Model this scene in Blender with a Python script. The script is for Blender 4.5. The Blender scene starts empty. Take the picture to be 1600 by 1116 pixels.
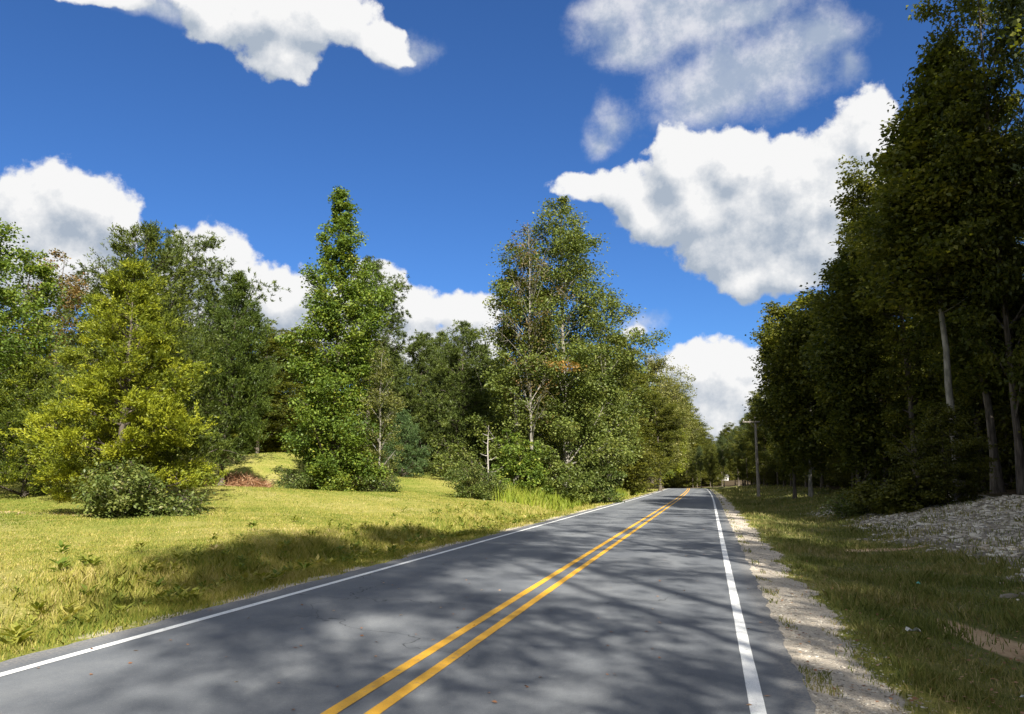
import bpy, math, random
import numpy as np
C = bpy.context.scene
R_ = math.radians
# ------------------------------------------------------------------ camera
F = 1160.0                      # focal length in pixels of a 1600 px wide picture
YAW, PITCH, CH = R_(14.68), R_(9.3), 1.6
cam = bpy.data.cameras.new('camera'); camo = bpy.data.objects.new('camera', cam); C.collection.objects.link(camo)
cam.sensor_width = 36; cam.lens = 36 * F / 1600; cam.clip_end = 6000; cam.clip_start = .05
camo.location = (0, 0, CH); camo.rotation_euler = (R_(90) + PITCH, 0, YAW)
C.camera = camo
C.view_settings.view_transform = 'Standard'; C.view_settings.look = 'None'; C.view_settings.gamma = 1
C.view_settings.exposure = 1.3
# ------------------------------------------------------------------ sun
SUN_EL, SUN_AZ = R_(38), R_(149)        # azimuth clockwise from +Y (the road runs along +Y)
sl = bpy.data.lights.new('sun', 'SUN'); sl.energy = 4.8; sl.angle = R_(.5); sl.color = (1, .94, .83)
so = bpy.data.objects.new('sun', sl); C.collection.objects.link(so)
so.rotation_euler = (R_(90) - SUN_EL, 0, math.pi - SUN_AZ)
# ------------------------------------------------------------------ directions
def cam_dir(px, py):
    x, y = (px - 800), (558 - py)
    s, c, sp, cp = math.sin(YAW), math.cos(YAW), math.sin(PITCH), math.cos(PITCH)
    v = np.array([c * x + s * sp * y - s * cp * F, s * x - c * sp * y + c * cp * F, cp * y + sp * F])
    return v / np.linalg.norm(v)
def azel(px, py):
    d = cam_dir(px, py)
    return math.atan2(d[0], d[1]), math.asin(d[2])
# ------------------------------------------------------------------ world: physical sky and procedural cumulus in direction space
W = bpy.data.worlds.new("World"); C.world = W; W.use_nodes = True
nt = W.node_tree; nt.nodes.clear()
def N(t, typ, **k):
    n = t.nodes.new(typ)
    for a, v in k.items(): setattr(n, a, v)
    return n
def L(t, a, b): t.links.new(a, b)
def M(t, op, a, b=None, c=None, clamp=False):
    n = N(t, 'ShaderNodeMath', operation=op); n.use_clamp = clamp
    for i, v in enumerate((a, b, c)):
        if v is None: continue
        if isinstance(v, (int, float)): n.inputs[i].default_value = v
        else: L(t, v, n.inputs[i])
    return n.outputs[0]
def VM(t, op, a, b=None, s=None):
    n = N(t, 'ShaderNodeVectorMath', operation=op)
    for i, v in enumerate((a, b)):
        if v is None: continue
        if isinstance(v, tuple): n.inputs[i].default_value = v
        else: L(t, v, n.inputs[i])
    if s is not None: n.inputs['Scale'].default_value = s
    return n.outputs['Value'] if op in ('LENGTH', 'DOT_PRODUCT') else n.outputs[0]
def RNG(t, v, a, b, c=0., d=1., smooth=True):
    n = N(t, 'ShaderNodeMapRange', interpolation_type='SMOOTHSTEP' if smooth else 'LINEAR')
    L(t, v, n.inputs[0])
    for i, q in enumerate((a, b, c, d)): n.inputs[1 + i].default_value = q
    return n.outputs[0]
def MIXC(t, f, a, b, mode='MIX'):
    n = N(t, 'ShaderNodeMix', data_type='RGBA', blend_type=mode)
    if isinstance(f, (int, float)): n.inputs[0].default_value = f
    else: L(t, f, n.inputs[0])
    for i, v in ((6, a), (7, b)):
        if isinstance(v, tuple): n.inputs[i].default_value = (*v, 1)
        else: L(t, v, n.inputs[i])
    return n.outputs[2]
def NOISE(t, vec, scale, detail=4, rough=.5, out=0):
    n = N(t, 'ShaderNodeTexNoise'); n.inputs['Scale'].default_value = scale
    n.inputs['Detail'].default_value = detail; n.inputs['Roughness'].default_value = rough
    if vec is not None: L(t, vec, n.inputs['Vector'])
    return n.outputs[out]
CUM = [(430,30,120,75),(520,15,90,55),(600,50,45,36),(300,-10,140,40),(440,95,62,44),(350,30,90,50),(150,-15,100,22),(620,85,36,16),
       (60,345,105,88),(135,330,84,70),(10,390,110,90),(180,350,50,50),(90,420,100,70),(-60,340,80,80),
       (320,405,70,62),(385,445,90,74),(450,465,60,60),(440,480,62,52),(270,440,60,50),(330,500,110,60),(470,540,90,60),
       (588,450,52,52),(650,490,66,46),(725,495,50,46),(620,545,100,52),(700,560,90,50),(540,500,60,60),
       (915,292,58,30),(985,300,50,46),(1000,345,60,40),(1060,265,66,68),(1150,265,104,76),(1250,270,105,82),(1350,215,58,84),
       (1400,280,92,76),(1140,370,92,70),(1180,425,72,38),(1280,360,115,74),(1370,340,100,70),(1100,330,80,60),(1230,410,80,50),
       (1240,320,150,95),(1080,320,100,70),(1170,330,120,90),(1320,290,110,90),(1085,590,76,60),(1150,605,70,62),(1110,650,110,60),(1200,640,90,70),(1000,512,22,14),(1190,560,40,20)]
WSP = [(1060,30,150,80),(1200,90,150,80),(1110,150,110,70),(1290,60,90,40),(1080,40,110,55),(1000,85,70,42),(1180,105,125,60),(1270,70,70,36),(1120,150,70,50),(955,190,42,30),(935,215,20,22),
       (1150,10,120,40),(1330,100,30,20),(240,10,130,26),(630,80,40,24),(1000,505,30,18),(960,20,60,30)]
def blob_group(name, blobs):
    g = bpy.data.node_groups.new(name, 'ShaderNodeTree')
    g.interface.new_socket('V', in_out='INPUT', socket_type='NodeSocketVector')
    g.interface.new_socket('D', in_out='OUTPUT', socket_type='NodeSocketFloat')
    gi = N(g, 'NodeGroupInput'); go = N(g, 'NodeGroupOutput'); acc = None
    for (x, y, rx, ry) in blobs:
        a, e = azel(x, y); a2, _ = azel(x + rx, y); _, e2 = azel(x, y - ry)
        v = VM(g, 'SUBTRACT', gi.outputs[0], (a, e, 0))
        v = VM(g, 'MULTIPLY', v, (1 / max(abs(a2 - a), 1e-3), 1 / max(abs(e2 - e), 1e-3), 0))
        d = M(g, 'SUBTRACT', 1.0, VM(g, 'LENGTH', v))
        if rx < 45: d = M(g, 'MULTIPLY', d, .6)
        if acc is None: acc = d
        else:
            n = N(g, 'ShaderNodeMath', operation='SMOOTH_MAX'); n.inputs[2].default_value = .5
            L(g, acc, n.inputs[0]); L(g, d, n.inputs[1]); acc = n.outputs[0]
    L(g, acc, go.inputs[0]); return g
gc, gw = blob_group('cumulus_forms', CUM), blob_group('wisp_forms', WSP)
def dens_group():
    g = bpy.data.node_groups.new('cloud_density', 'ShaderNodeTree')
    g.interface.new_socket('Dir', in_out='INPUT', socket_type='NodeSocketVector')
    g.interface.new_socket('Cum', in_out='OUTPUT', socket_type='NodeSocketFloat')
    g.interface.new_socket('Wsp', in_out='OUTPUT', socket_type='NodeSocketFloat')
    gi = N(g, 'NodeGroupInput'); go = N(g, 'NodeGroupOutput'); d = gi.outputs[0]
    sp = N(g, 'ShaderNodeSeparateXYZ'); L(g, d, sp.inputs[0])
    az = M(g, 'ARCTAN2', sp.outputs[0], sp.outputs[1]); el = M(g, 'ARCSINE', sp.outputs[2])
    cb = N(g, 'ShaderNodeCombineXYZ'); L(g, az, cb.inputs[0]); L(g, el, cb.inputs[1])
    w = VM(g, 'SUBTRACT', NOISE(g, d, 9, 3, .55, 1), (.5, .5, .5))
    vec = VM(g, 'ADD', cb.outputs[0], VM(g, 'SCALE', w, s=.065))
    a = N(g, 'ShaderNodeGroup'); a.node_tree = gc; L(g, vec, a.inputs[0])
    b = N(g, 'ShaderNodeGroup'); b.node_tree = gw; L(g, vec, b.inputs[0])
    f1 = M(g, 'SUBTRACT', NOISE(g, d, 13, 10, .66), .5)
    vo = N(g, 'ShaderNodeTexVoronoi', feature='SMOOTH_F1'); vo.inputs['Scale'].default_value = 26
    vo.inputs['Smoothness'].default_value = .6
    L(g, VM(g, 'ADD', d, VM(g, 'SCALE', w, s=.12)), vo.inputs['Vector'])
    bl = M(g, 'SUBTRACT', .4, vo.outputs['Distance'])
    dc = M(g, 'ADD', a.outputs[0], M(g, 'ADD', M(g, 'MULTIPLY', f1, 1.35), M(g, 'MULTIPLY', bl, .30)))
    f2 = M(g, 'SUBTRACT', NOISE(g, d, 8, 9, .68), .5)
    dw = M(g, 'ADD', b.outputs[0], M(g, 'MULTIPLY', f2, 2.2))
    L(g, dc, go.inputs[0]); L(g, dw, go.inputs[1]); return g
gd = dens_group()
tc = N(nt, 'ShaderNodeTexCoord')
D = VM(nt, 'NORMALIZE', tc.outputs['Generated'])
d1 = N(nt, 'ShaderNodeGroup'); d1.node_tree = gd; L(nt, D, d1.inputs[0])
d2 = N(nt, 'ShaderNodeGroup'); d2.node_tree = gd; L(nt, VM(nt, 'ADD', D, (.018, -.01, .03)), d2.inputs[0])
# unseen cumulus added over the rest of the sky to strengthen the fill light
fd = cam_dir(800, 500)
away = RNG(nt, VM(nt, 'DOT_PRODUCT', D, tuple(float(q) for q in fd)), .50, .70, 0, 1.2)
gen = M(nt, 'SUBTRACT', M(nt, 'MULTIPLY', M(nt, 'SUBTRACT', NOISE(nt, D, 2.6, 9, .58), .43), 3.2), away)
def smax(a, b):
    n = N(nt, 'ShaderNodeMath', operation='SMOOTH_MAX'); n.inputs[2].default_value = .05; L(nt, a, n.inputs[0]); L(nt, b, n.inputs[1]); return n.outputs[0]
rel0 = M(nt, 'SUBTRACT', d1.outputs[0], d2.outputs[0])
cum, wsp = smax(d1.outputs[0], gen), d1.outputs[1]
fineb = N(nt, 'ShaderNodeTexVoronoi', feature='SMOOTH_F1'); fineb.inputs['Scale'].default_value = 70; fineb.inputs['Smoothness'].default_value = .5
L(nt, VM(nt, 'ADD', D, VM(nt, 'SCALE', NOISE(nt, D, 40, 3, .6, 1), s=.02)), fineb.inputs['Vector'])
mask = RNG(nt, M(nt, 'ADD', cum, M(nt, 'MULTIPLY', M(nt, 'SUBTRACT', .4, fineb.outputs['Distance']), .22)), -.08, .17)
wm = M(nt, 'MULTIPLY', RNG(nt, wsp, -.2, .85), .82)
rel = rel0
soft = M(nt, 'SUBTRACT', NOISE(nt, D, 16, 6, .6), .5)
r2 = M(nt, 'SUBTRACT', NOISE(nt, D, 30, 7, .6), NOISE(nt, VM(nt, 'ADD', D, (.007, -.004, .012)), 30, 7, .6))
rel = M(nt, 'ADD', rel, M(nt, 'MULTIPLY', r2, .75))
lit = RNG(nt, M(nt, 'ADD', M(nt, 'MULTIPLY', rel, .8), M(nt, 'ADD', M(nt, 'MULTIPLY', soft, .55), M(nt, 'MULTIPLY', cum, -.15))), -.40, .20, smooth=False)
ccol = MIXC(nt, lit, (.44, .51, .61), (1.0, 1.0, 1.0))
sky = N(nt, 'ShaderNodeTexSky', sky_type='NISHITA'); sky.sun_disc = False
sky.sun_elevation = SUN_EL; sky.sun_rotation = SUN_AZ; sky.air_density = 1.0; sky.dust_density = .4; sky.ozone_density = 2.0
skc = MIXC(nt, 1.0, sky.outputs[0], (.42, .76, 1.26), 'MULTIPLY')
bg = N(nt, 'ShaderNodeBackground'); L(nt, skc, bg.inputs[0]); bg.inputs[1].default_value = .044
bc = N(nt, 'ShaderNodeBackground'); L(nt, ccol, bc.inputs[0]); bc.inputs[1].default_value = .38
bw = N(nt, 'ShaderNodeBackground'); L(nt, MIXC(nt, RNG(nt, NOISE(nt, D, 18, 8, .65), .38, .66), (.50, .58, .70), (.98, .98, 1.0)), bw.inputs[0]); bw.inputs[1].default_value = .37
m1 = N(nt, 'ShaderNodeMixShader'); L(nt, wm, m1.inputs[0]); L(nt, bg.outputs[0], m1.inputs[1]); L(nt, bw.outputs[0], m1.inputs[2])
m2 = N(nt, 'ShaderNodeMixShader'); L(nt, mask, m2.inputs[0]); L(nt, m1.outputs[0], m2.inputs[1]); L(nt, bc.outputs[0], m2.inputs[2])
wo = N(nt, 'ShaderNodeOutputWorld'); L(nt, m2.outputs[0], wo.inputs[0])
W.cycles.sampling_method = 'MANUAL'; W.cycles.sample_map_resolution = 512
C.cycles.max_bounces = 7; C.cycles.diffuse_bounces = 4; C.cycles.transmission_bounces = 4; C.cycles.glossy_bounces = 2

# ------------------------------------------------------------------ helpers
def tag(o, label=None, cat=None, group=None, kind=None):
    if label: o['label'] = label
    if cat: o['category'] = cat
    if group: o['group'] = group
    if kind: o['kind'] = kind
    return o
def empty(name, loc, rz=0, sc=1):
    o = bpy.data.objects.new(name, None); C.collection.objects.link(o)
    o.location = loc; o.rotation_euler = (0, 0, rz); o.empty_display_size = .3
    o.scale = (sc, sc, sc) if isinstance(sc, (int, float)) else sc
    return o
def link(name, me, parent=None):
    o = bpy.data.objects.new(name, me); C.collection.objects.link(o)
    if parent: o.parent = parent
    return o
def np_mesh(name, V, Fc, mat=None, smooth=False, attrs=None, fattrs=None):
    """V (n,3), Fc (m,k) with constant k"""
    V = np.asarray(V, np.float32); Fc = np.asarray(Fc, np.int32); me = bpy.data.meshes.new(name)
    m, k = Fc.shape
    me.vertices.add(len(V)); me.vertices.foreach_set('co', V.ravel())
    me.loops.add(m * k); me.loops.foreach_set('vertex_index', Fc.ravel())
    me.polygons.add(m); me.polygons.foreach_set('loop_start', np.arange(0, m * k, k, dtype=np.int32))
    me.update(calc_edges=True)
    if smooth: me.polygons.foreach_set('use_smooth', np.ones(m, bool))
    for n, a in (attrs or {}).items():
        at = me.attributes.new(n, 'FLOAT', 'POINT'); at.data.foreach_set('value', np.asarray(a, np.float32))
    for n, a in (fattrs or {}).items():
        at = me.attributes.new(n, 'FLOAT', 'FACE'); at.data.foreach_set('value', np.asarray(a, np.float32))
    if mat: me.materials.append(mat)
    return me
class Tubes:
    def __init__(s): s.V = []; s.F = []; s.n = 0
    def add(s, pts, rad, sides=6, ridge=0):
        pts = np.asarray(pts, float); rad = np.asarray(rad, float); k = len(pts)
        tan = np.gradient(pts, axis=0); tan /= np.linalg.norm(tan, axis=1)[:, None] + 1e-9
        ref = np.array([0, 0, 1.]) if abs(tan[:, 2]).mean() < .8 else np.array([1., 0, 0])
        a = np.cross(tan, ref); a /= np.linalg.norm(a, axis=1)[:, None] + 1e-9; b = np.cross(tan, a)
        th = np.arange(sides) / sides * 2 * np.pi
        rr = rad[:, None] * (1 + ridge * np.sin(th * 3 + 1)[None, :])
        V = pts[:, None, :] + rr[..., None] * (np.cos(th)[None, :, None] * a[:, None, :] + np.sin(th)[None, :, None] * b[:, None, :])
        s.V.append(V.reshape(-1, 3)); i = np.arange(k - 1)[:, None] * sides; j = np.arange(sides)[None, :]; j2 = (j + 1) % sides
        q = np.stack([i + j, i + j2, i + sides + j2, i + sides + j], -1).reshape(-1, 4) + s.n
        s.F.append(q); s.n += k * sides
    def mesh(s, name, mat): return np_mesh(name, np.vstack(s.V), np.vstack(s.F), mat, True)
def unit(v): return v / (np.linalg.norm(v, axis=-1, keepdims=True) + 1e-9)
def leaf_mesh(name, P, Dv, Nv, ln, wd, tint, mat, fold=.25):
    """diamond shaped leaves: base P, direction Dv, face normal about Nv"""
    n = len(P); Dv = unit(Dv); S = unit(np.cross(Dv, Nv)); U = np.cross(S, Dv)
    ln = np.broadcast_to(ln, n)[:, None]; wd = np.broadcast_to(wd, n)[:, None]
    a = P; b = P + Dv * ln * .45 + S * wd * .5 + U * wd * fold; c = P + Dv * ln; d = P + Dv * ln * .45 - S * wd * .5 + U * wd * fold
    V = np.stack([a, b, c, d], 1).reshape(-1, 3); Fc = np.arange(4 * n).reshape(-1, 4)
    return np_mesh(name, V, Fc, mat, False, None, {'tint': tint})
# ------------------------------------------------------------------ materials
def mat_new(name):
    m = bpy.data.materials.new(name); m.use_nodes = True; t = m.node_tree; t.nodes.clear()
    o = N(t, 'ShaderNodeOutputMaterial'); return m, t, o
def attr(t, n):
    a = N(t, 'ShaderNodeAttribute', attribute_name=n); return a.outputs['Fac']
def ramp(t, f, stops):
    r = N(t, 'ShaderNodeValToRGB'); L(t, f, r.inputs[0]); e = r.color_ramp.elements
    while len(e) < len(stops): e.new(.5)
    for x, (p, c) in zip(e, stops): x.position = p; x.color = (*c, 1)
    return r.outputs[0]
def leaf_mat(name, cols, trans=.35, rough=.5, spec=.25):
    m, t, o = mat_new(name)
    oi = N(t, 'ShaderNodeObjectInfo')
    f = M(t, 'ADD', attr(t, 'tint'), M(t, 'MULTIPLY', M(t, 'SUBTRACT', oi.outputs['Random'], .5), .22), clamp=True)
    c = ramp(t, f, [(i / (len(cols) - 1), q) for i, q in enumerate(cols)])
    p = N(t, 'ShaderNodeBsdfPrincipled'); L(t, c, p.inputs['Base Color']); p.inputs['Roughness'].default_value = rough
    p.inputs['Specular IOR Level'].default_value = spec
    tr = N(t, 'ShaderNodeBsdfTranslucent'); L(t, MIXC(t, 1., c, (1.25, 1.25, .55), 'MULTIPLY'), tr.inputs[0])
    x = N(t, 'ShaderNodeMixShader'); x.inputs[0].default_value = trans
    L(t, p.outputs[0], x.inputs[1]); L(t, tr.outputs[0], x.inputs[2]); L(t, x.outputs[0], o.inputs[0]); return m
def rough_mat(name, c1, c2, scale=8, stretch=(1, 1, .15), bump=.5, rough=.85, dist=.02):
    m, t, o = mat_new(name); tcn = N(t, 'ShaderNodeTexCoord')
    v = VM(t, 'MULTIPLY', tcn.outputs['Object'], stretch); n = NOISE(t, v, scale, 8, .65)
    c = MIXC(t, RNG(t, n, .35, .65), c1, c2)
    p = N(t, 'ShaderNodeBsdfPrincipled'); L(t, c, p.inputs['Base Color']); p.inputs['Roughness'].default_value = rough
    p.inputs['Specular IOR Level'].default_value = .2
    b = N(t, 'ShaderNodeBump'); b.inputs['Strength'].default_value = bump; b.inputs['Distance'].default_value = dist
    L(t, n, b.inputs['Height']); L(t, b.outputs[0], p.inputs['Normal']); L(t, p.outputs[0], o.inputs[0]); return m
BARK = rough_mat('bark', (.05, .04, .032), (.16, .135, .11), 10)
BARK_PALE = rough_mat('pale_bark', (.13, .12, .10), (.30, .28, .24), 5, (1, 1, .3), .3)
BARK_DEAD = rough_mat('dead_wood', (.22, .20, .18), (.42, .39, .36), 12)
POLE_M = rough_mat('pole_wood', (.16, .14, .12), (.30, .27, .24), 14, (1, 1, .05))
LM = dict(
    cedar_y=leaf_mat('yellow_green_cedar_foliage', [(.045, .07, .014), (.12, .15, .016), (.225, .255, .018), (.33, .335, .025)], .3),
    cedar_g=leaf_mat('green_cedar_foliage', [(.035, .05, .012), (.10, .13, .018), (.20, .22, .022)], .3),
    cedar_d=leaf_mat('dark_cedar_foliage', [(.03, .05, .012), (.075, .11, .018), (.13, .165, .025)], .3),
    gum=leaf_mat('sweetgum_leaves', [(.045, .08, .016), (.11, .17, .028), (.19, .25, .04), (.34, .33, .05)], .35),
    oak=leaf_mat('hardwood_leaves', [(.05, .075, .02), (.10, .135, .032), (.155, .19, .042), (.24, .25, .065)], .3),
    rust=leaf_mat('rusty_leaves', [(.06, .06, .02), (.13, .11, .04), (.22, .14, .05), (.30, .12, .04)], .3),
    orange=leaf_mat('orange_leaves', [(.20, .15, .04), (.34, .19, .05), (.44, .24, .06)], .3),
    pine=leaf_mat('pine_needles', [(.035, .052, .014), (.085, .115, .024), (.15, .18, .035)], .25),
    pine_l=leaf_mat('light_pine_needles', [(.07, .10, .022), (.14, .18, .03), (.22, .25, .05)], .3),
    pine_b=leaf_mat('bluish_pine_needles', [(.035, .07, .028), (.08, .13, .045), (.13, .19, .06)], .25),
    olive=leaf_mat('olive_leaves', [(.08, .095, .03), (.17, .18, .05), (.26, .24, .08)], .35),
    lime=leaf_mat('lime_leaves', [(.10, .13, .015), (.20, .23, .02), (.30, .31, .03)], .4),
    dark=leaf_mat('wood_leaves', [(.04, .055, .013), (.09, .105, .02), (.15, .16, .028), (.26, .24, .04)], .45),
    dark2=leaf_mat('understorey_leaves', [(.05, .06, .012), (.11, .115, .018), (.17, .16, .02)], .35),  # own leaf colours of the low trees and a shrub
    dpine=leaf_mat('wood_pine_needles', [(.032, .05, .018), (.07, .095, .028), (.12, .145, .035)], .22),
    bush=leaf_mat('bush_leaves', [(.04, .065, .016), (.09, .125, .03), (.15, .18, .045), (.25, .24, .09)], .25, .45, .25),
    weed=leaf_mat('weed_leaves', [(.12, .17, .025), (.22, .28, .03), (.34, .36, .06), (.42, .38, .16)], .4),
    brush=leaf_mat('dead_brush', [(.18, .08, .04), (.33, .17, .09), (.45, .30, .18)], .2),
)
# ------------------------------------------------------------------ ground shape
def rx(Y):                                     # the road bends a little to the left with distance
    Y = np.asarray(Y, float); u = np.clip(Y - 50, 0, 100); v = np.maximum(Y - 150, 0); vc = np.minimum(v, 75)
    return -(1.15 * (u / 90) ** 2 + .0284 * v + vc ** 2 / 300 + (v - vc) * .5)
def rz(Y):                                     # flat, then over a crest
    Y = np.asarray(Y, float); u = np.clip(Y - 108, 0, 110)
    return -.00016 * u ** 2 - np.maximum(0, Y - 258) * .0 + np.maximum(0, Y - 330) * .012
def at(px, Dh):                                # bearing of a pixel column at horizontal depth Dh
    x = (px - 800) / F * Dh * .987; s, c = math.sin(YAW), math.cos(YAW)
    return c * x - s * Dh, s * x + c * Dh
def zpx(py, Dh): return CH + Dh * math.tan(math.atan((558 - py) / F) + PITCH)
ctl = []
def cp(px, py, Dh): x, y = at(px, Dh); ctl.append((x, y, zpx(py, Dh) - float(rz(y))))
for a in [(0,800,26),(0,750,45),(0,735,60),(190,806,25),(300,760,36),(370,762,40),(350,712,58),(430,706,60),(500,769,45),(600,768,45),
          (560,740,60),(640,733,66),(720,747,56),(750,778,43),(870,762,54),(960,752,70),(-200,800,26),(-200,740,50),(-600,760,30)]: cp(*a)
for x, y, z in [(-10,100,1.5),(-20,110,3),(-11,140,1.4),(-30,90,4.5),(-60,60,5.5),(-60,120,7),(-40,160,6),(-50,10,1.5),(-50,-40,1.2),(-20,-20,.3),
                (-14,12,.18),(-12,25,.22),(-12,4,.1),(-16,0,.2),(-10,40,.25),(-11,50,.5),(-9.5,60,.5),(-9,75,.9)]: ctl.append((x, y, z))
ctl = np.array(ctl)
def sstep(x, a, b): t = np.clip((x - a) / (b - a), 0, 1); return t * t * (3 - 2 * t)
def bumps(x, y):
    return (np.sin(x * 1.3 + y * .7) * np.sin(y * 1.1 - x * .4) * .5 + np.sin(x * 3.1 - y * 2.3) * .25 + np.sin(x * .43 + 2) * np.sin(y * .37) * 1.2)
def ground(x, y):
    x = np.asarray(x, float); y = np.asarray(y, float); X = x - rx(y)
    num = np.zeros_like(X); den = np.zeros_like(X)
    for a, b, z in ctl:
        w = 1 / (((x - a) ** 2 + (y - b) ** 2) + 4) ** 1.6; num += w * z; den += w
    left = num / den
    dl = -X - 6.2                                                     # distance beyond the left edge of the asphalt
    far = sstep(np.hypot(x, y), 120, 260)
    left = left * (1 - far) + far * 5.0
    ditch = -.22 * np.exp(-((dl - 1.7) / 1.0) ** 2)
    zl = left * sstep(dl, .8, 7.) + ditch + .10 * np.exp(-((dl - 4) / 1.5) ** 2)
    bank = np.interp(X, [.6, 1.4, 2.2, 3.2, 4.5, 6, 8, 10, 14, 40, 200], [0, -.03, -.08, -.17, -.10, .15, .60, 1.0, 1.25, 2.5, 5])
    farb = np.interp(X, [.6, 1.4, 2.5, 4.0, 6.5, 8, 12, 40, 200], [0, -.03, -.12, -.08, .35, .6, 1.0, 2.5, 5])
    k = sstep(y, 32, 60); zr = bank * (1 - k) + farb * k
    side = np.where(X < -6.1, zl, np.where(X > .6, zr, 0))
    off = np.where(X < -2.7, dl, X - .6)
    und = bumps(x, y) * .035 * sstep(off, .3, 3) 
    und = und + np.where(X > 3, bumps(x * 2.1, y * 1.7) * .05 * sstep(X, 3, 6), 0)
    return side + und + rz(y) - .03 * sstep(-off, -.05, .12)
def G(x, y): return float(ground(np.array([x]), np.array([y]))[0])
def lines(segs):
    out = [segs[0][0]]
    for a, b, s in segs: out += list(np.arange(a + s, b + 1e-6, s))
    return np.array(out)
# ground sheet: x is measured from the road so the grid follows its bend
gx = lines([(-1600,-200,200),(-200,-80,12),(-80,-30,2),(-30,-14,.6),(-14,-6.8,.24),(-6.8,-5.8,.05),(-5.8,.2,.6),(.2,2.8,.06),(2.8,12,.22),(12,30,1.),(30,90,4),(90,210,20),(210,1610,200)])
gy = lines([(-1500,-150,150),(-150,-30,10),(-30,2,1.5),(2,16,.14),(16,40,.3),(40,90,1.),(90,300,4),(300,2500,200)])
XX, YY = np.meshgrid(gx, gy); wx = XX + rx(YY); zz = ground(wx, YY)
nx, ny = len(gx), len(gy)
Vg = np.stack([wx.ravel(), YY.ravel(), zz.ravel()], 1)
ii = (np.arange(ny - 1)[:, None] * nx + np.arange(nx - 1)[None, :]).ravel()
Fg = np.stack([ii, ii + 1, ii + nx + 1, ii + nx], 1)
rs = np.random.RandomState(3)
def wob(y, s): return .5 * np.sin(y * .9 + s) + .3 * np.sin(y * 2.3 + s * 2) + .2 * np.sin(y * 5.1 + s)
Xf, Yf = XX.ravel(), YY.ravel(); wxf = wx.ravel()
gravel = sstep(Xf, .45, .7) * (1 - sstep(Xf + .16 * wob(Yf, 1) + .10 * wob(Yf * 3, 2), 1.18, 1.5)) * (1 - .5 * sstep(Yf, 45, 90))
gravel = np.maximum(gravel, .9 * sstep(Xf, -6.75 - .12, -6.35) * (Xf < -5) * (.6 + .4 * wob(Yf, 5)))
def spot(px, py, Dh, a, b, rot=0):
    x, y = at(px, Dh); dx, dy = wxf - x, Yf - y; c, s = math.cos(rot), math.sin(rot)
    return 1 - sstep(np.hypot((dx * c + dy * s) / a, (-dx * s + dy * c) / b), .4, 1.2)
dirt = np.maximum.reduce([spot(1560, 1010, 8.0, .45, 2.4, .18) * .8, spot(1340, 840, 19, 2.0, .5), spot(60, 800, 26, 3.2, 1.1), spot(365, 762, 40, 2.6, 2.0), spot(1480, 850, 17, 1.6, .6) * .6])
stone = sstep(Xf - 4.7 + .6 * wob(Yf * .5, 3), -.4, .8) * (1 - sstep(Xf, 9.3, 10.2)) * sstep(Yf, 8, 13) * (1 - sstep(Yf, 36, 44))
forest = np.maximum(sstep(Xf, np.where(Yf < 45, 9.2, 7.0), np.where(Yf < 45, 11., 9.)), 0)
lf = np.where(Yf > 50, sstep(-Xf, 8.6, 11.5) * sstep(Yf, 56, 66), 0)
forest = np.maximum(forest, lf * sstep(-(wxf + 27), 0, 4) * 0 + lf * (wxf > -24))
forest = np.maximum(forest, sstep(np.hypot(wxf, Yf), 82, 95) * (Xf < -8))
right_verge = sstep(Xf, 1.2, 2.5)  # drier, darker turf colours right of the shoulder
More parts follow.
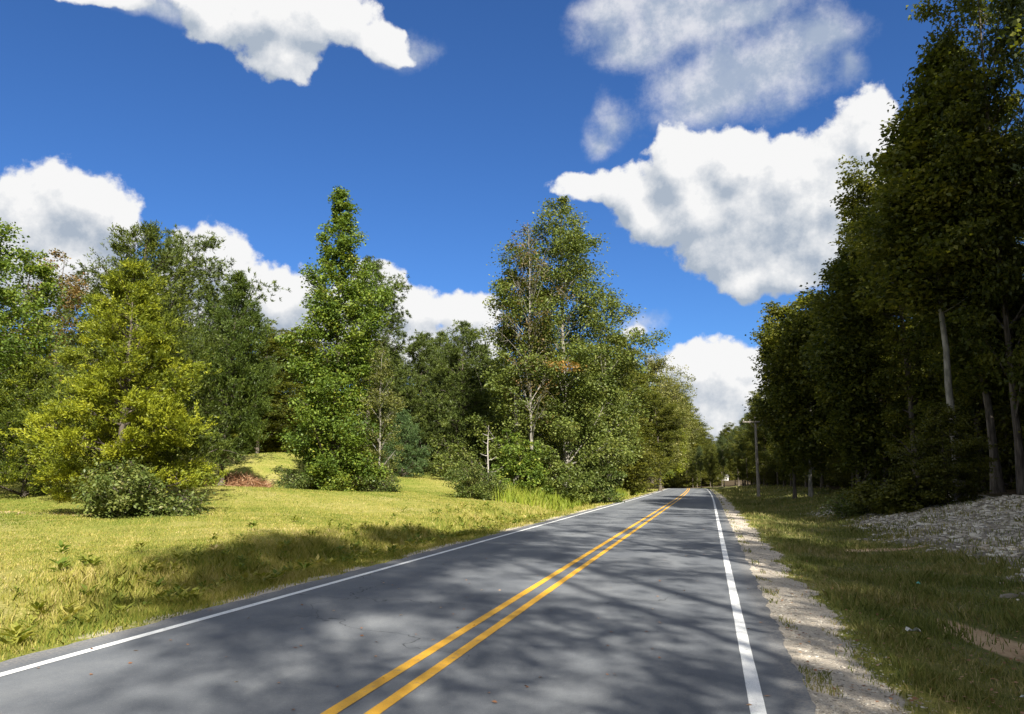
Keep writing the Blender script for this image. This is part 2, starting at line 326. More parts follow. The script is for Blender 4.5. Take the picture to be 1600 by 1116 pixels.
def ground_mat():
    m, t, o = mat_new('turf_and_earth'); tcn = N(t, 'ShaderNodeTexCoord'); v = tcn.outputs['Object']
    big = NOISE(t, v, .22, 5, .6); mid = NOISE(t, v, 1.3, 6, .65); fine = NOISE(t, v, 22, 6, .7); vf = NOISE(t, v, 90, 4, .7)
    lawn = ramp(t, M(t, 'ADD', M(t, 'MULTIPLY', big, .6), M(t, 'ADD', M(t, 'MULTIPLY', mid, .35), M(t, 'MULTIPLY', fine, .3))),
                [(.38, (.13, .19, .03)), (.52, (.22, .25, .045)), (.66, (.34, .31, .085)), (.82, (.50, .42, .20))])
    lawn = MIXC(t, RNG(t, fine, .3, .75), MIXC(t, 1., lawn, (.55, .6, .5), 'MULTIPLY'), lawn)
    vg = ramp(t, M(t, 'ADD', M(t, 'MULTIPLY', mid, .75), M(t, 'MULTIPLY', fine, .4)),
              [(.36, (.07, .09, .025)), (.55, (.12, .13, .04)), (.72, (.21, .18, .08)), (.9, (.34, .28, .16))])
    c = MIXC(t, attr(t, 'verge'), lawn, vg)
    fl = ramp(t, M(t, 'ADD', M(t, 'MULTIPLY', mid, .4), M(t, 'MULTIPLY', fine, .6)), [(.3, (.03, .024, .014)), (.55, (.075, .055, .03)), (.8, (.16, .12, .07))])
    c = MIXC(t, attr(t, 'forest'), c, fl)
    gr = ramp(t, M(t, 'ADD', M(t, 'MULTIPLY', vf, .6), M(t, 'MULTIPLY', mid, .4)), [(.3, (.26, .23, .19)), (.5, (.52, .46, .38)), (.7, (.68, .60, .49))])
    br = M(t, 'MULTIPLY', M(t, 'SUBTRACT', mid, .5), 1.1)
    gm = RNG(t, M(t, 'ADD', attr(t, 'gravel'), br), .38, .62)
    c = MIXC(t, gm, c, gr)
    st = ramp(t, fine, [(.3, (.10, .085, .07)), (.55, (.26, .235, .20)), (.75, (.42, .39, .34))])
    c = MIXC(t, RNG(t, M(t, 'ADD', attr(t, 'stone'), br), .35, .8), c, st)
    di = ramp(t, M(t, 'ADD', M(t, 'MULTIPLY', mid, .5), M(t, 'MULTIPLY', fine, .5)), [(.3, (.30, .19, .11)), (.55, (.52, .38, .24)), (.75, (.62, .48, .33))])
    c = MIXC(t, RNG(t, M(t, 'ADD', attr(t, 'dirt'), br), .4, .7), c, di)
    p = N(t, 'ShaderNodeBsdfPrincipled'); L(t, c, p.inputs['Base Color']); p.inputs['Roughness'].default_value = .95
    p.inputs['Specular IOR Level'].default_value = .1
    b = N(t, 'ShaderNodeBump'); b.inputs['Strength'].default_value = .9; b.inputs['Distance'].default_value = .05
    L(t, M(t, 'ADD', M(t, 'MULTIPLY', fine, .7), M(t, 'MULTIPLY', vf, .3)), b.inputs['Height']); L(t, b.outputs[0], p.inputs['Normal'])
    L(t, p.outputs[0], o.inputs[0]); return m
me = np_mesh('ground', Vg, Fg, ground_mat(), True, dict(gravel=gravel, dirt=dirt, stone=stone, forest=forest, verge=right_verge))
tag(link('ground', me), kind='structure')
# ------------------------------------------------------------------ road
def asphalt():
    m, t, o = mat_new('asphalt'); v = N(t, 'ShaderNodeTexCoord').outputs['Object']
    a = NOISE(t, v, 140, 3, .6); b_ = NOISE(t, VM(t, 'MULTIPLY', v, (1, .12, 1)), 1.2, 5, .6); c_ = NOISE(t, v, 30, 5, .7)
    c = ramp(t, M(t, 'ADD', M(t, 'MULTIPLY', a, .5), M(t, 'ADD', M(t, 'MULTIPLY', b_, .3), M(t, 'MULTIPLY', c_, .2))),
             [(.30, (.070, .078, .090)), (.5, (.118, .128, .142)), (.7, (.195, .202, .208))])
    cw = VM(t, 'ADD', v, VM(t, 'SCALE', NOISE(t, v, .7, 4, .6, 1), s=1.6))
    vo = N(t, 'ShaderNodeTexVoronoi', feature='DISTANCE_TO_EDGE'); vo.inputs['Scale'].default_value = .16; L(t, cw, vo.inputs['Vector'])
    crack = M(t, 'MULTIPLY', RNG(t, vo.outputs['Distance'], .0, .0022, 1, 0), RNG(t, NOISE(t, v, .35, 2), .46, .54))
    c = MIXC(t, RNG(t, NOISE(t, v, .45, 6, .7), .42, .62), c, MIXC(t, 1., c, (1.28, 1.26, 1.22), 'MULTIPLY'))
    sx = N(t, 'ShaderNodeSeparateXYZ'); L(t, v, sx.inputs[0])
    trk = M(t, 'ABSOLUTE', M(t, 'SUBTRACT', M(t, 'PINGPONG', M(t, 'ADD', sx.outputs[0], 2.45), 1.45), .62))
    c = MIXC(t, RNG(t, trk, .05, .42, .5, 0), c, MIXC(t, 1., c, (.74, .75, .78), 'MULTIPLY'))
    spk = NOISE(t, v, 60, 2, .8); c = MIXC(t, RNG(t, spk, .66, .72, 0, .7), c, (.32, .31, .29)); c = MIXC(t, RNG(t, spk, .26, .34, .6, 0), c, (.03, .03, .03))
    c = MIXC(t, M(t, 'MULTIPLY', crack, .8), c, (.03, .03, .03))
    # dust and grit along the edges of the sheet
    dust = M(t, 'MULTIPLY', attr(t, 'edge'), RNG(t, c_, .35, .65)); c = MIXC(t, M(t, 'MULTIPLY', dust, .55), c, (.30, .27, .23))
    p = N(t, 'ShaderNodeBsdfPrincipled'); L(t, c, p.inputs['Base Color']); p.inputs['Roughness'].default_value = .8
    p.inputs['Specular IOR Level'].default_value = .3
    bu = N(t, 'ShaderNodeBump'); bu.inputs['Strength'].default_value = .35; bu.inputs['Distance'].default_value = .006
    L(t, a, bu.inputs['Height']); L(t, bu.outputs[0], p.inputs['Normal']); L(t, p.outputs[0], o.inputs[0]); return m
def strip(name, x0, x1, z, mat, ys, n=2, jag=0, edge=False):
    xs = np.linspace(0, 1, n); V = []
    e0 = x0 + jag * (wob(ys * 3, 1) + .6 * wob(ys * 11, 4)); e1 = x1 + jag * (wob(ys * 3.3, 7) + .6 * wob(ys * 9, 2))
    X = e0[:, None] * (1 - xs) + e1[:, None] * xs; Y = np.repeat(ys[:, None], n, 1)
    V = np.stack([X + rx(Y), Y, rz(Y) + z + 0 * X], -1).reshape(-1, 3); k = len(ys)
    i = (np.arange(k - 1)[:, None] * n + np.arange(n - 1)[None, :]).ravel(); Fc = np.stack([i, i + 1, i + n + 1, i + n], 1)
    at_ = {'edge': np.maximum(sstep(-X, 5.75, 6.1), sstep(X, .42, .6)).ravel()} if edge else None
    return np_mesh(name, V, Fc, mat, True, at_)
ys = lines([(-60,0,2),(0,40,.12),(40,100,.5),(100,420,2)])
rd = tag(link('road', strip('road', -6.12, .66, .0, asphalt(), ys, 60, .035, True)), kind='structure')
def paint(name, c1, c2):
    m, t, o = mat_new(name); v = N(t, 'ShaderNodeTexCoord').outputs['Object']
    a = NOISE(t, v, 150, 4, .7); b_ = NOISE(t, v, 3, 6, .7)
    c = MIXC(t, RNG(t, b_, .35, .7), c1, c2); c = MIXC(t, M(t, 'MULTIPLY', RNG(t, a, .55, .66), .7), c, (.14, .135, .13)); c = MIXC(t, RNG(t, NOISE(t, v, 9, 8, .75), .56, .66, 0, .55), c, (.20, .19, .18))
    p = N(t, 'ShaderNodeBsdfPrincipled'); L(t, c, p.inputs['Base Color']); p.inputs['Roughness'].default_value = .6
    bu = N(t, 'ShaderNodeBump'); bu.inputs['Strength'].default_value = .3; bu.inputs['Distance'].default_value = .004
    L(t, a, bu.inputs['Height']); L(t, bu.outputs[0], p.inputs['Normal']); L(t, p.outputs[0], o.inputs[0]); return m
WHITE, YEL = paint('white_paint', (.72, .73, .72), (.82, .82, .80)), paint('yellow_paint', (.70, .36, .015), (.80, .44, .03))
XL, XR, YA, YB = -5.72, .265, -2.60, -2.31
for nm, xc, mt in (('road_marking', XL, WHITE), ('road_marking', XR, WHITE), ('road_marking', YA, YEL), ('road_marking', YB, YEL)):
    tag(link(nm, strip(nm, xc - .054, xc + .054, .004, mt, ys, 2, .002)), kind='structure')
# ------------------------------------------------------------------ tree generator
UP = np.array([0, 0, 1.])
def ball(g, n):
    v = unit(g.normal(0, 1, (n, 3))); return v * (g.uniform(0, 1, (n, 1)) ** .45) * 1.75
def gen_tree(seed, H, prof, cb=.1, nb=60, elev=(.5, .9), style='broad', nleaf=20000, ls=(.17, .11), cs=.4, sub=4, mats=('gum', 'bark'),
             r0=None, lean=(0, 0), bare=0, stems=1, bark=None, tsides=8, wan=1, tintz=0, topw=1, skip=(2, 0), rs_=.88, pads=0, lobes=.2, flat=.6, twigr=.012, tintb=0.):
    """prof: [(height fraction, radius in m)...] ; returns trunk mesh, crown mesh"""
    g = np.random.RandomState(seed); T = Tubes(); r0 = r0 or H * .013
    tips = []; outs = []; rads = []
    ph, pr = zip(*prof)
    for s in range(stems):
        off = np.array([g.uniform(-.6, .6), g.uniform(-.6, .6), 0]) if stems > 1 else np.zeros(3)
        Hs = H * (1 if s == 0 else g.uniform(.65, .92))
        k = 12; z = np.linspace(0, Hs, k)
        wx_ = wan * np.cumsum(g.normal(0, .012 * H / 3, k)) * np.linspace(0, 1, k); wy_ = wan * np.cumsum(g.normal(0, .012 * H / 3, k)) * np.linspace(0, 1, k)
        tp = np.stack([wx_ + lean[0] * z + off[0] * (.12 + 2.6 * z / H), wy_ + lean[1] * z + off[1] * (.12 + 2.6 * z / H), z - .15], 1)
        tr = r0 * (1 - .92 * (z / Hs) ** .9) * (1 if s == 0 else .7); tr[0] *= 1.6
        T.add(tp, tr, tsides, .05)
        tpos = lambda q: np.array([np.interp(q, z, tp[:, 0]), np.interp(q, z, tp[:, 1]), np.interp(q, z, tp[:, 2])])
        n = nb if stems == 1 else nb // stems
        for i in range(n):
            f = cb + (1 - cb) * ((i + g.uniform(0, 1)) / n) ** .9; f = min(f, .995)
            if f > skip[0] and g.uniform() < skip[1]: continue
            az = i * 2.39996 + g.uniform(-.5, .5); zc = f * Hs
            R = np.interp(f, ph, pr) * rs_ * g.uniform(.55, 1.18) * (1 + lobes * math.sin(az * 2 + f * 7 + seed))
            R = max(R, .12)
            e = g.uniform(*elev) * (1 if f < .8 else 1.2); zs = max(zc - R * math.tan(min(e, 1.25)), H * .03 if cb < .15 else H * cb * .6)
            a = tpos(zs); d = np.array([math.cos(az), math.sin(az), 0]); b = tpos(min(zc, Hs * .99)) * [1, 1, 0] + d * R + UP * zc
            m = (a + b) / 2 + UP * R * g.uniform(-.1, .16) + g.normal(0, .05 * R, 3)
            u = np.linspace(0, 1, 5)[:, None]; pts = (1 - u) ** 2 * a + 2 * u * (1 - u) * m + u ** 2 * b
            br = max(.012, np.interp(zs, z, tr) * .42) * (1 - .8 * u[:, 0]); T.add(pts, br, 4)
            if g.uniform() < bare: 
                for q in range(4):
                    s0 = pts[g.randint(2, 5)]; T.add([s0, s0 + unit(d + g.normal(0, .6, 3)) * R * .25, s0 + unit(d + UP * .8 + g.normal(0, .5, 3)) * R * .45], [twigr, twigr * .7, twigr * .3], 3)
                continue
            nsub = max(2, int(sub * (1 + R * .5)))
            tips.append(b); outs.append(d); rads.append(R)
            for q in range(nsub):
                uu = g.uniform(.25, 1.0); p0 = (1 - uu) ** 2 * a + 2 * uu * (1 - uu) * m + uu ** 2 * b
                dv = unit(d * .8 + g.normal(0, .55, 3) * [1, 1, .7] + UP * .15); ln = R * g.uniform(.12, .34) + .1
                p1 = p0 + dv * ln; T.add([p0, (p0 + p1) / 2 + UP * .03, p1], [twigr, twigr * .8, twigr * .4], 3)
                tips.append(p1); outs.append(unit(dv + d * .5)); rads.append(R)
    tips = np.array(tips); outs = np.array(outs); m_ = len(tips)
    rads = np.array(rads) / max(pr)
    w = g.gamma(2.2, 1, m_) * np.where(tips[:, 2] > H * .5, topw, 1) * np.clip(.35 + rads, .3, 1.2); w /= w.sum(); idx = g.choice(m_, nleaf, p=w)
    csz = cs * (.6 + .8 * g.uniform(0, 1, m_)) * np.clip(.4 + .85 * rads, .35, 1); ct = g.normal(.45 + tintb, .16, m_)
    P = tips[idx]; O = outs[idx]; sz = csz[idx][:, None]
    if style == 'broad':
        P = P + ball(g, nleaf) * sz * [1, 1, flat]
        Dv = unit(g.normal(0, 1, (nleaf, 3)) * [1, 1, .5] + O * .5 - UP * .35); Nv = unit(UP * .9 + g.normal(0, .55, (nleaf, 3)))
    elif style == 'needle':
        sub_c = g.normal(0, 1, (m_ * 7, 3)) * [1, 1, .55]; si = idx * 7 + g.randint(0, 7, nleaf)
        P = P + sub_c[si] * sz * .95; Dv = unit(O * .5 + UP * .55 + g.normal(0, .75, (nleaf, 3))); Nv = unit(g.normal(0, 1, (nleaf, 3)))
    else:                                       # cedar sprays
        sub_c = g.normal(0, 1, (m_ * 9, 3)) * [1, 1, .7]; si = idx * 9 + g.randint(0, 9, nleaf)
        sd = unit(np.repeat(outs, 9, 0) * .8 + UP * .75 + g.normal(0, .45, (m_ * 9, 3)))
        if pads: sub_c[:, 2] *= pads; sd = unit(sd * [1, 1, .55] - UP * .05)
        P = P + sub_c[si] * sz * .8 + sd[si] * (g.uniform(-.22, .25, (nleaf, 1)) * (sz / .35)) + g.normal(0, .035, (nleaf, 3))
        Dv = unit(sd[si] + g.normal(0, .5, (nleaf, 3))); Nv = unit(g.normal(0, 1, (nleaf, 3)))
    P[:, 2] = np.maximum(P[:, 2], .03)
    sc = g.uniform(.7, 1.25, nleaf); tint = np.clip(ct[idx] - tintz * (P[:, 2] / H) ** 1.3 + g.normal(0, .13, nleaf), 0, 1)
    crown = leaf_mesh('crown', P, Dv, Nv, ls[0] * sc, ls[1] * sc, tint, LM[mats[0]])
    return T.mesh('trunk', bark or {'bark': BARK, 'pale': BARK_PALE, 'dead': BARK_DEAD}[mats[1]]), crown
def place(name, meshes, x, y, label, cat, rz_=0, sc=1, group=None, z=None, names=('trunk', 'crown')):
    e = empty(name, (x, y, G(x, y) if z is None else z), rz_, sc); tag(e, label, cat, group)
    for n, m in zip(names, meshes):
        if m is not None: link(n, m, e)
    return e
def copy_tree(src, x, y, rz_, sc, label, group=None):
    r = src.copy(); C.collection.objects.link(r); r.location = (x, y, G(x, y)); r.rotation_euler = (0, 0, rz_)
    r.scale = (sc, sc, sc) if isinstance(sc, (int, float)) else sc; r['label'] = label
    if group: r['group'] = group
    for ch in list(src.children):
        c = ch.copy(); C.collection.objects.link(c); c.parent = r
    return r
def hgt(px, py, Dh):
    x, y = at(px, Dh); return x, y, zpx(py, Dh) - G(x, y)
# ------------------------------------------------------------------ the trees standing on the left lawn
x, y, h = hgt(186, 408, 25.5)
place('cedar_tree', gen_tree(11, h, [(0,1.8),(.12,3.0),(.28,3.7),(.45,3.3),(.62,2.6),(.8,1.5),(.92,.8),(1,.15)], .13, 64, (.05,.5), 'spray', 120000, (.11,.034), .31, 8, ('cedar_y','bark'), .16, lobes=.22, pads=.5, rs_=.64, tintz=.30, tintb=.24),
      x, y, 'broad yellow green cedar on the lawn, the brightest tree at left', 'cedar tree')
x, y, h = hgt(196, 352, 30)
place('cedar_tree', gen_tree(12, h, [(0,1.6),(.2,3.6),(.5,4.0),(.7,3.3),(.85,2.0),(.94,1.1),(1,.12)], .15, 80, (.5,1.1), 'spray', 110000, (.13,.04), .36, 6, ('cedar_g','bark'), .17, lobes=.3, rs_=.74),
      x, y, 'tall mid green cedar with a wispy top, right behind the yellow green cedar', 'cedar tree')
x, y, h = hgt(345, 425, 39)
place('cedar_tree', gen_tree(13, h, [(0,.8),(.22,2.4),(.5,3.0),(.75,1.8),(1,.12)], .2, 70, (.4,.9), 'spray', 90000, (.14,.044), .36, 6, ('cedar_d','bark'), .15, rs_=.75),
      x, y, 'darker green cone shaped cedar to the right of the yellow green cedar', 'cedar tree')
x, y, h = hgt(40, 560, 33)
place('cedar_tree', gen_tree(17, h, [(0,1.4),(.2,2.6),(.5,2.4),(.75,1.4),(1,.12)], .10, 60, (.1,.6), 'spray', 60000, (.12,.04), .32, 6, ('cedar_y','bark'), .10, pads=.5, tintb=-.12),
      x, y, 'smaller dull yellow cedar at the left flank of the brightest cedar', 'cedar tree')
x, y, h = hgt(268, 366, 44)
place('pine_tree', gen_tree(14, h, [(0,1.5),(.3,3),(.6,3.8),(.8,3.6),(.93,2.6),(1,1.0)], .25, 60, (.3,.8), 'needle', 60000, (.24,.045), .5, 6, ('pine','bark'), .2),
      x, y, 'round topped dark pine looking over the cedars at left', 'pine tree')
x, y, h = hgt(-150, 235, 30)
place('maple_tree', gen_tree(15, h, [(0,1.5),(.2,3.2),(.5,3.4),(.8,2.8),(1,.8)], .12, 60, (.3,.8), 'broad', 30000, (.16,.12), .42, 6, ('gum','bark'), .18),
      x, y, 'green leafy tree cut off by the left edge of the picture', 'tree')
x, y, h = hgt(5, 392, 40)
place('maple_tree', gen_tree(18, h, [(0,1.5),(.2,2.6),(.5,2.7),(.8,2.0),(1,.5)], .12, 60, (.3,.8), 'broad', 24000, (.16,.12), .42, 6, ('gum','bark'), .14),
      x, y, 'mid green leafy tree at the left edge behind the yellow cedars', 'tree')
x, y, h = hgt(72, 398, 50)
place('maple_tree', gen_tree(16, h, [(0,1.5),(.3,2.6),(.6,2.8),(.85,2.4),(1,.7)], .2, 50, (.4,.9), 'broad', 11000, (.18,.12), .45, 5, ('rust','bark'), .17, bare=.2),
      x, y, 'rusty brown leaved tree behind the leaves at the far left', 'tree')
# sweetgum
x, y, h = hgt(520, 296, 45)
place('sweetgum_tree', gen_tree(21, h, [(0,2.3),(.08,2.9),(.2,3.2),(.32,2.9),(.42,2.5),(.55,2.5),(.66,2.2),(.76,1.25),(.86,.95),(.94,.5),(1,.06)], .05, 84, (.5,1.0), 'broad', 62000, (.17,.12), .46, 7, ('gum','bark'), .2, lobes=.15),
      x, y, 'tall narrow spire shaped sweetgum with leaves down to the lawn', 'sweetgum tree')
x, y, h = hgt(572, 405, 60)
place('pine_tree', gen_tree(22, h, [(0,1.5),(.45,2.2),(.7,3.0),(.88,2.4),(1,.6)], .45, 50, (.2,.7), 'needle', 34000, (.26,.05), .42, 5, ('pine','bark'), .2),
      x, y, 'dark pine half hidden behind the spire shaped sweetgum', 'pine tree')
x, y, h = hgt(592, 545, 44.5)
place('birch_tree', gen_tree(23, h, [(0,.9),(.3,1.5),(.6,1.3),(.85,.8),(1,.2)], .12, 46, (.6,1.1), 'broad', 6500, (.13,.09), .3, 4, ('olive','pale'), .09, bare=.2),
      x, y, 'thin pale stemmed young tree with sparse leaves beside the sweetgum', 'young tree')
x, y, h = hgt(628, 640, 57)
place('young_pine', gen_tree(24, h, [(0,1.0),(.2,1.7),(.5,1.4),(.8,.7),(1,.1)], .08, 60, (.2,.6), 'needle', 22000, (.2,.035), .26, 4, ('pine_b','bark'), .08),
      x, y, 'small bluish green young pine on the slope of the lawn', 'young pine')
# big hardwood clump in the middle
x, y, h = hgt(885, 304, 53)
place('hardwood_tree', gen_tree(31, h, [(0,2),(.2,4.0),(.4,4.2),(.6,3.4),(.75,3.5),(.86,2.3),(.95,1.0),(1,.2)], .16, 62, (.4,1.0), 'broad', 58000, (.18,.12), .6, 7, ('oak','pale'), .24, bare=.05, lobes=.3, rs_=.95),
      x, y, 'tallest hardwood of the middle clump, tapering to a leafy point', 'hardwood tree')
x, y, h = hgt(806, 405, 51)
place('hardwood_tree', gen_tree(32, h, [(0,1.6),(.25,2.2),(.5,2.3),(.75,2.3),(.92,1.4),(1,.4)], .2, 46, (.5,1.1), 'broad', 32000, (.18,.12), .52, 6, ('oak','pale'), .17, lobes=.25),
      x, y, 'shorter dark hardwood at the left of the middle clump', 'hardwood tree')
x, y, h = hgt(832, 345, 49.5)
place('hardwood_tree', gen_tree(33, h, [(0,1.0),(.4,1.7),(.7,2.3),(.9,1.5),(1,.4)], .3, 60, (.7,1.2), 'broad', 3200, (.17,.11), .42, 4, ('rust','pale'), .13, tintb=-.15, bare=.3, twigr=.014),
      x, y, 'thin reddish crowned tree with bare pale branches in the middle clump', 'hardwood tree')
x, y, h = hgt(952, 462, 55)
place('hardwood_tree', gen_tree(34, h, [(0,1.5),(.4,2.4),(.7,2.6),(.9,2.4),(1,.7)], .2, 40, (.4,1.0), 'broad', 24000, (.18,.12), .5, 7, ('oak','pale'), .16, bare=.1, lobes=.4, rs_=1.05),
      x, y, 'open crowned hardwood at the right of the middle clump, sky showing through', 'hardwood tree')
x, y = at(884, 47.2)
e = place('autumn_branch', gen_tree(35, .7, [(0,.3),(.5,.75),(1,.3)], .0, 9, (.1,.3), 'broad', 260, (.17,.11), .34, 3, ('orange','pale'), .02), x, y, 'orange dying branch hanging in the middle clump of hardwoods', 'branch', z=zpx(580, 47.2), names=('twig', 'leaves'))
# pines between sweetgum and hardwoods
pm = [gen_tree(40 + i, 13, [(0,2.2),(.15,3.0),(.45,2.9),(.7,2.3),(.9,1.3),(1,.3)], .08, 90, (.15,.6), 'needle', 52000, (.27,.05), .40, 5, ('pine','bark'), .17) for i in range(3)]
lp = ['dark pine with a ragged top just right of the sweetgum', 'rounded bushy pine, widest of the pines left of the middle hardwoods', 'pine pressed against the left side of the middle hardwoods', 'pine filling the gap behind the young bluish pine']
src = None
for i, (px, py, D_) in enumerate([(655, 522, 62), (722, 506, 60), (768, 560, 63), (612, 552, 70), (690, 520, 72), (745, 540, 70)]):
    x, y, h = hgt(px, py, D_)
    place('pine_tree', pm[i % 3], x, y, (lp + ['pine standing second row between sweetgum and hardwoods', 'rearmost pine behind the left flank of the hardwoods'])[i], 'pine tree', i * 1.3, h / 13, 'pines between the sweetgum and the hardwoods')
# pale green pines and deciduous trees along the left road side
lpm = gen_tree(50, 12, [(0,2.0),(.2,2.8),(.5,2.6),(.8,1.5),(1,.3)], .16, 80, (.2,.6), 'needle', 40000, (.28,.055), .42, 5, ('pine_l','bark'), .15)
for i, (px, py, D_, lb) in enumerate([(962, 600, 80, 'light green pine right of the middle hardwoods'), (993, 605, 102, 'light green pine at the road side before the olive dome'), (925, 640, 64, 'light green pine under the right flank of the hardwoods'), (1012, 640, 126, 'last light green pine before the yellow green tree')]):
    x, y, h = hgt(px, py, D_); place('pine_tree', lpm, x, y, lb, 'pine tree', i * 2.1, h / 12, 'light green pines by the left road side')
x, y, h = hgt(1012, 548, 134)
place('oak_tree', gen_tree(52, h, [(0,3),(.25,6.0),(.5,8.2),(.75,7.6),(.9,5.2),(1,2)], .2, 90, (.5,1.1), 'broad', 60000, (.32,.2), .8, 6, ('olive','bark'), .3),
      x, y, 'olive green dome shaped tree rising over the left road side', 'tree')
x, y, h = hgt(1034, 585, 168)
place('oak_tree', gen_tree(53, h, [(0,3),(.3,7),(.6,8),(.85,6),(1,2)], .2, 80, (.5,1.1), 'broad', 40000, (.36,.22), .8, 5, ('olive','bark'), .28),
      x, y, 'smaller olive tree on the right shoulder of the dome shaped tree', 'tree')
x, y, h = hgt(1030, 640, 142)
place('hickory_tree', gen_tree(54, h, [(0,2),(.3,4.6),(.6,5),(.85,3.4),(1,1)], .2, 60, (.4,1.0), 'broad', 26000, (.3,.2), .6, 5, ('lime','bark'), .16),
      x, y, 'bright yellow green tree leaning over the left road side', 'tree')
# ------------------------------------------------------------------ generic wood trees
FV = []
for i in range(5):
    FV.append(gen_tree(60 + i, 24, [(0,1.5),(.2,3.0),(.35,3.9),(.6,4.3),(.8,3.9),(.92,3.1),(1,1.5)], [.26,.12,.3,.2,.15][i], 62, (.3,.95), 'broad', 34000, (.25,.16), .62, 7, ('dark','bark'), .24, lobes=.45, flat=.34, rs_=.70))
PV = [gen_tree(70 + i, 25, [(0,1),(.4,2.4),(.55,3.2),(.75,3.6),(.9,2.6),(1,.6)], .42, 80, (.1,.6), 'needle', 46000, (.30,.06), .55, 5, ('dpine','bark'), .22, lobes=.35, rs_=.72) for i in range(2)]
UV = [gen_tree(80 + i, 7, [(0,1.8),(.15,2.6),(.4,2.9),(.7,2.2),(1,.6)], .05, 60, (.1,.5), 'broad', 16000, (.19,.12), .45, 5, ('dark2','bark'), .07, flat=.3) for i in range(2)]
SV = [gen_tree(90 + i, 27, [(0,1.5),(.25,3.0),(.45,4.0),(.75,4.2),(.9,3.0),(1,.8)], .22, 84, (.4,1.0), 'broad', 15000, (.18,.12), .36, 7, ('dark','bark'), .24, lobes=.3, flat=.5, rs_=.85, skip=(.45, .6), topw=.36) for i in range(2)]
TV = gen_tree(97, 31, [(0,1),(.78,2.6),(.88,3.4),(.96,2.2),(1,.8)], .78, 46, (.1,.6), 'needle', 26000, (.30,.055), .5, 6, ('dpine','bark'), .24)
rg = random.Random(5)
def first_or_copy(store, key, name, meshes, x, y, rz_, sc, label, cat, group):
    if key in store: return copy_tree(store[key], x, y, rz_, sc, label, group)
    e = place(name, meshes, x, y, label, cat, rz_, sc, group); store[key] = e; return e
ST = {}
def wood(x, y, H, v, label, group, r=None, fat=1):
    if v < 5: k, ms, base, nm, ct = ('F', v), FV[v], 24, 'hardwood_tree', 'hardwood tree'
    elif v < 7: k, ms, base, nm, ct = ('P', v), PV[v - 5], 25, 'pine_tree', 'pine tree'
    elif v in (9, 10): k, ms, base, nm, ct = ('S', v), SV[v - 9], 27, 'hardwood_tree', 'hardwood tree'
    elif v == 11: k, ms, base, nm, ct = ('T', v), TV, 31, 'pine_tree', 'pine tree'
    else: k, ms, base, nm, ct = ('U', v), UV[v - 7], 7, 'understorey_tree', 'small tree'
    s = H / base; return first_or_copy(ST, k, nm, ms, x, y, rg.uniform(0, 6.28) if r is None else r, (s * fat, s * fat, s), label, ct, group)
# right wood: rows parallel to the road; the trees behind the viewer cast the dapples on the asphalt
lab_edge = 'tall dark tree in the front row of the shady wood along the right verge'
lab_in = 'dark tree deeper inside the shady wood right of the road'
g1, g2, g3 = 'front row of the wood on the right', 'inner trees of the wood on the right', 'small trees under the wood on the right'
yy = -46
i = 0
while yy < 205:
    ex = 11.6 if yy < 14 else 13.1 if yy < 30 else (float(np.interp(yy, [30, 60, 80, 110, 200], [11.2, 10.2, 9.2, 8.2, 7.4])))
    H = float(np.interp(yy, [-50, -26, -20, 14, 18, 31, 36, 50, 60, 80, 110, 150, 200], [23, 23.5, 26.6, 27, 26, 26, 18.3, 16, 14.8, 13.4, 12.6, 11, 11])) * rg.uniform(.93, 1.07)
    near = yy < 15
    v = [0, 5, 1, 2, 6, 3, 4][i % 7]
    if near: v = [9, 10][i % 2]
    elif yy < 34: v = [5, 1, 6, 3][i % 4]
    wood(ex + rg.uniform(-.8, .8) + float(rx(yy)), yy, H, v, lab_edge, g1, fat=(rg.uniform(.8, 1.0) * (.8 if yy < 34 else 1) if not near else 1.0))
    yy += rg.uniform(4.2, 5.8) if not near else rg.uniform(6.2, 8.4); i += 1
for row, (dx, st) in enumerate([(5.5, 6), (11.5, 7), (19, 8)]):
    yy = 6 + row * 3
    while yy < 200:
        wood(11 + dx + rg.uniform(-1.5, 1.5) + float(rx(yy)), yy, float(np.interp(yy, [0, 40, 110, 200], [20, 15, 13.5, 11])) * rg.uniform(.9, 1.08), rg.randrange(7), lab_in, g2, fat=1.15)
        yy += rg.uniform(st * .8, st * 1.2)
for yy in np.arange(14, 150, 4.6):
    ex = 10.6 if yy < 40 else (10.6 - (yy - 40) * .05 if yy < 100 else 7.6)
    wood(ex + rg.uniform(1.8, 4.0) + float(rx(yy)), yy + rg.uniform(-1, 1), rg.uniform(4.5, 7.5), 7 + rg.randrange(2), 'low spreading tree in the shade at the foot of the right hand wood', g3)
    wood(ex + rg.uniform(5, 8.0) + float(rx(yy)), yy + rg.uniform(-1, 1), rg.uniform(5, 9), 7 + rg.randrange(2), 'low spreading tree in the shade at the foot of the right hand wood', g3)
for (x, y, H) in ((11.0, -9.5, 28.4), (11.1, -17.6, 29.4)):
    wood(x, y, H, 11, lab_edge, g1)
for yy in np.arange(-42, 8, 6.5):
    wood(17.5 + rg.uniform(-1.5, 1.5), yy, rg.uniform(19, 22), rg.randrange(5), lab_in, g2, fat=1.15)
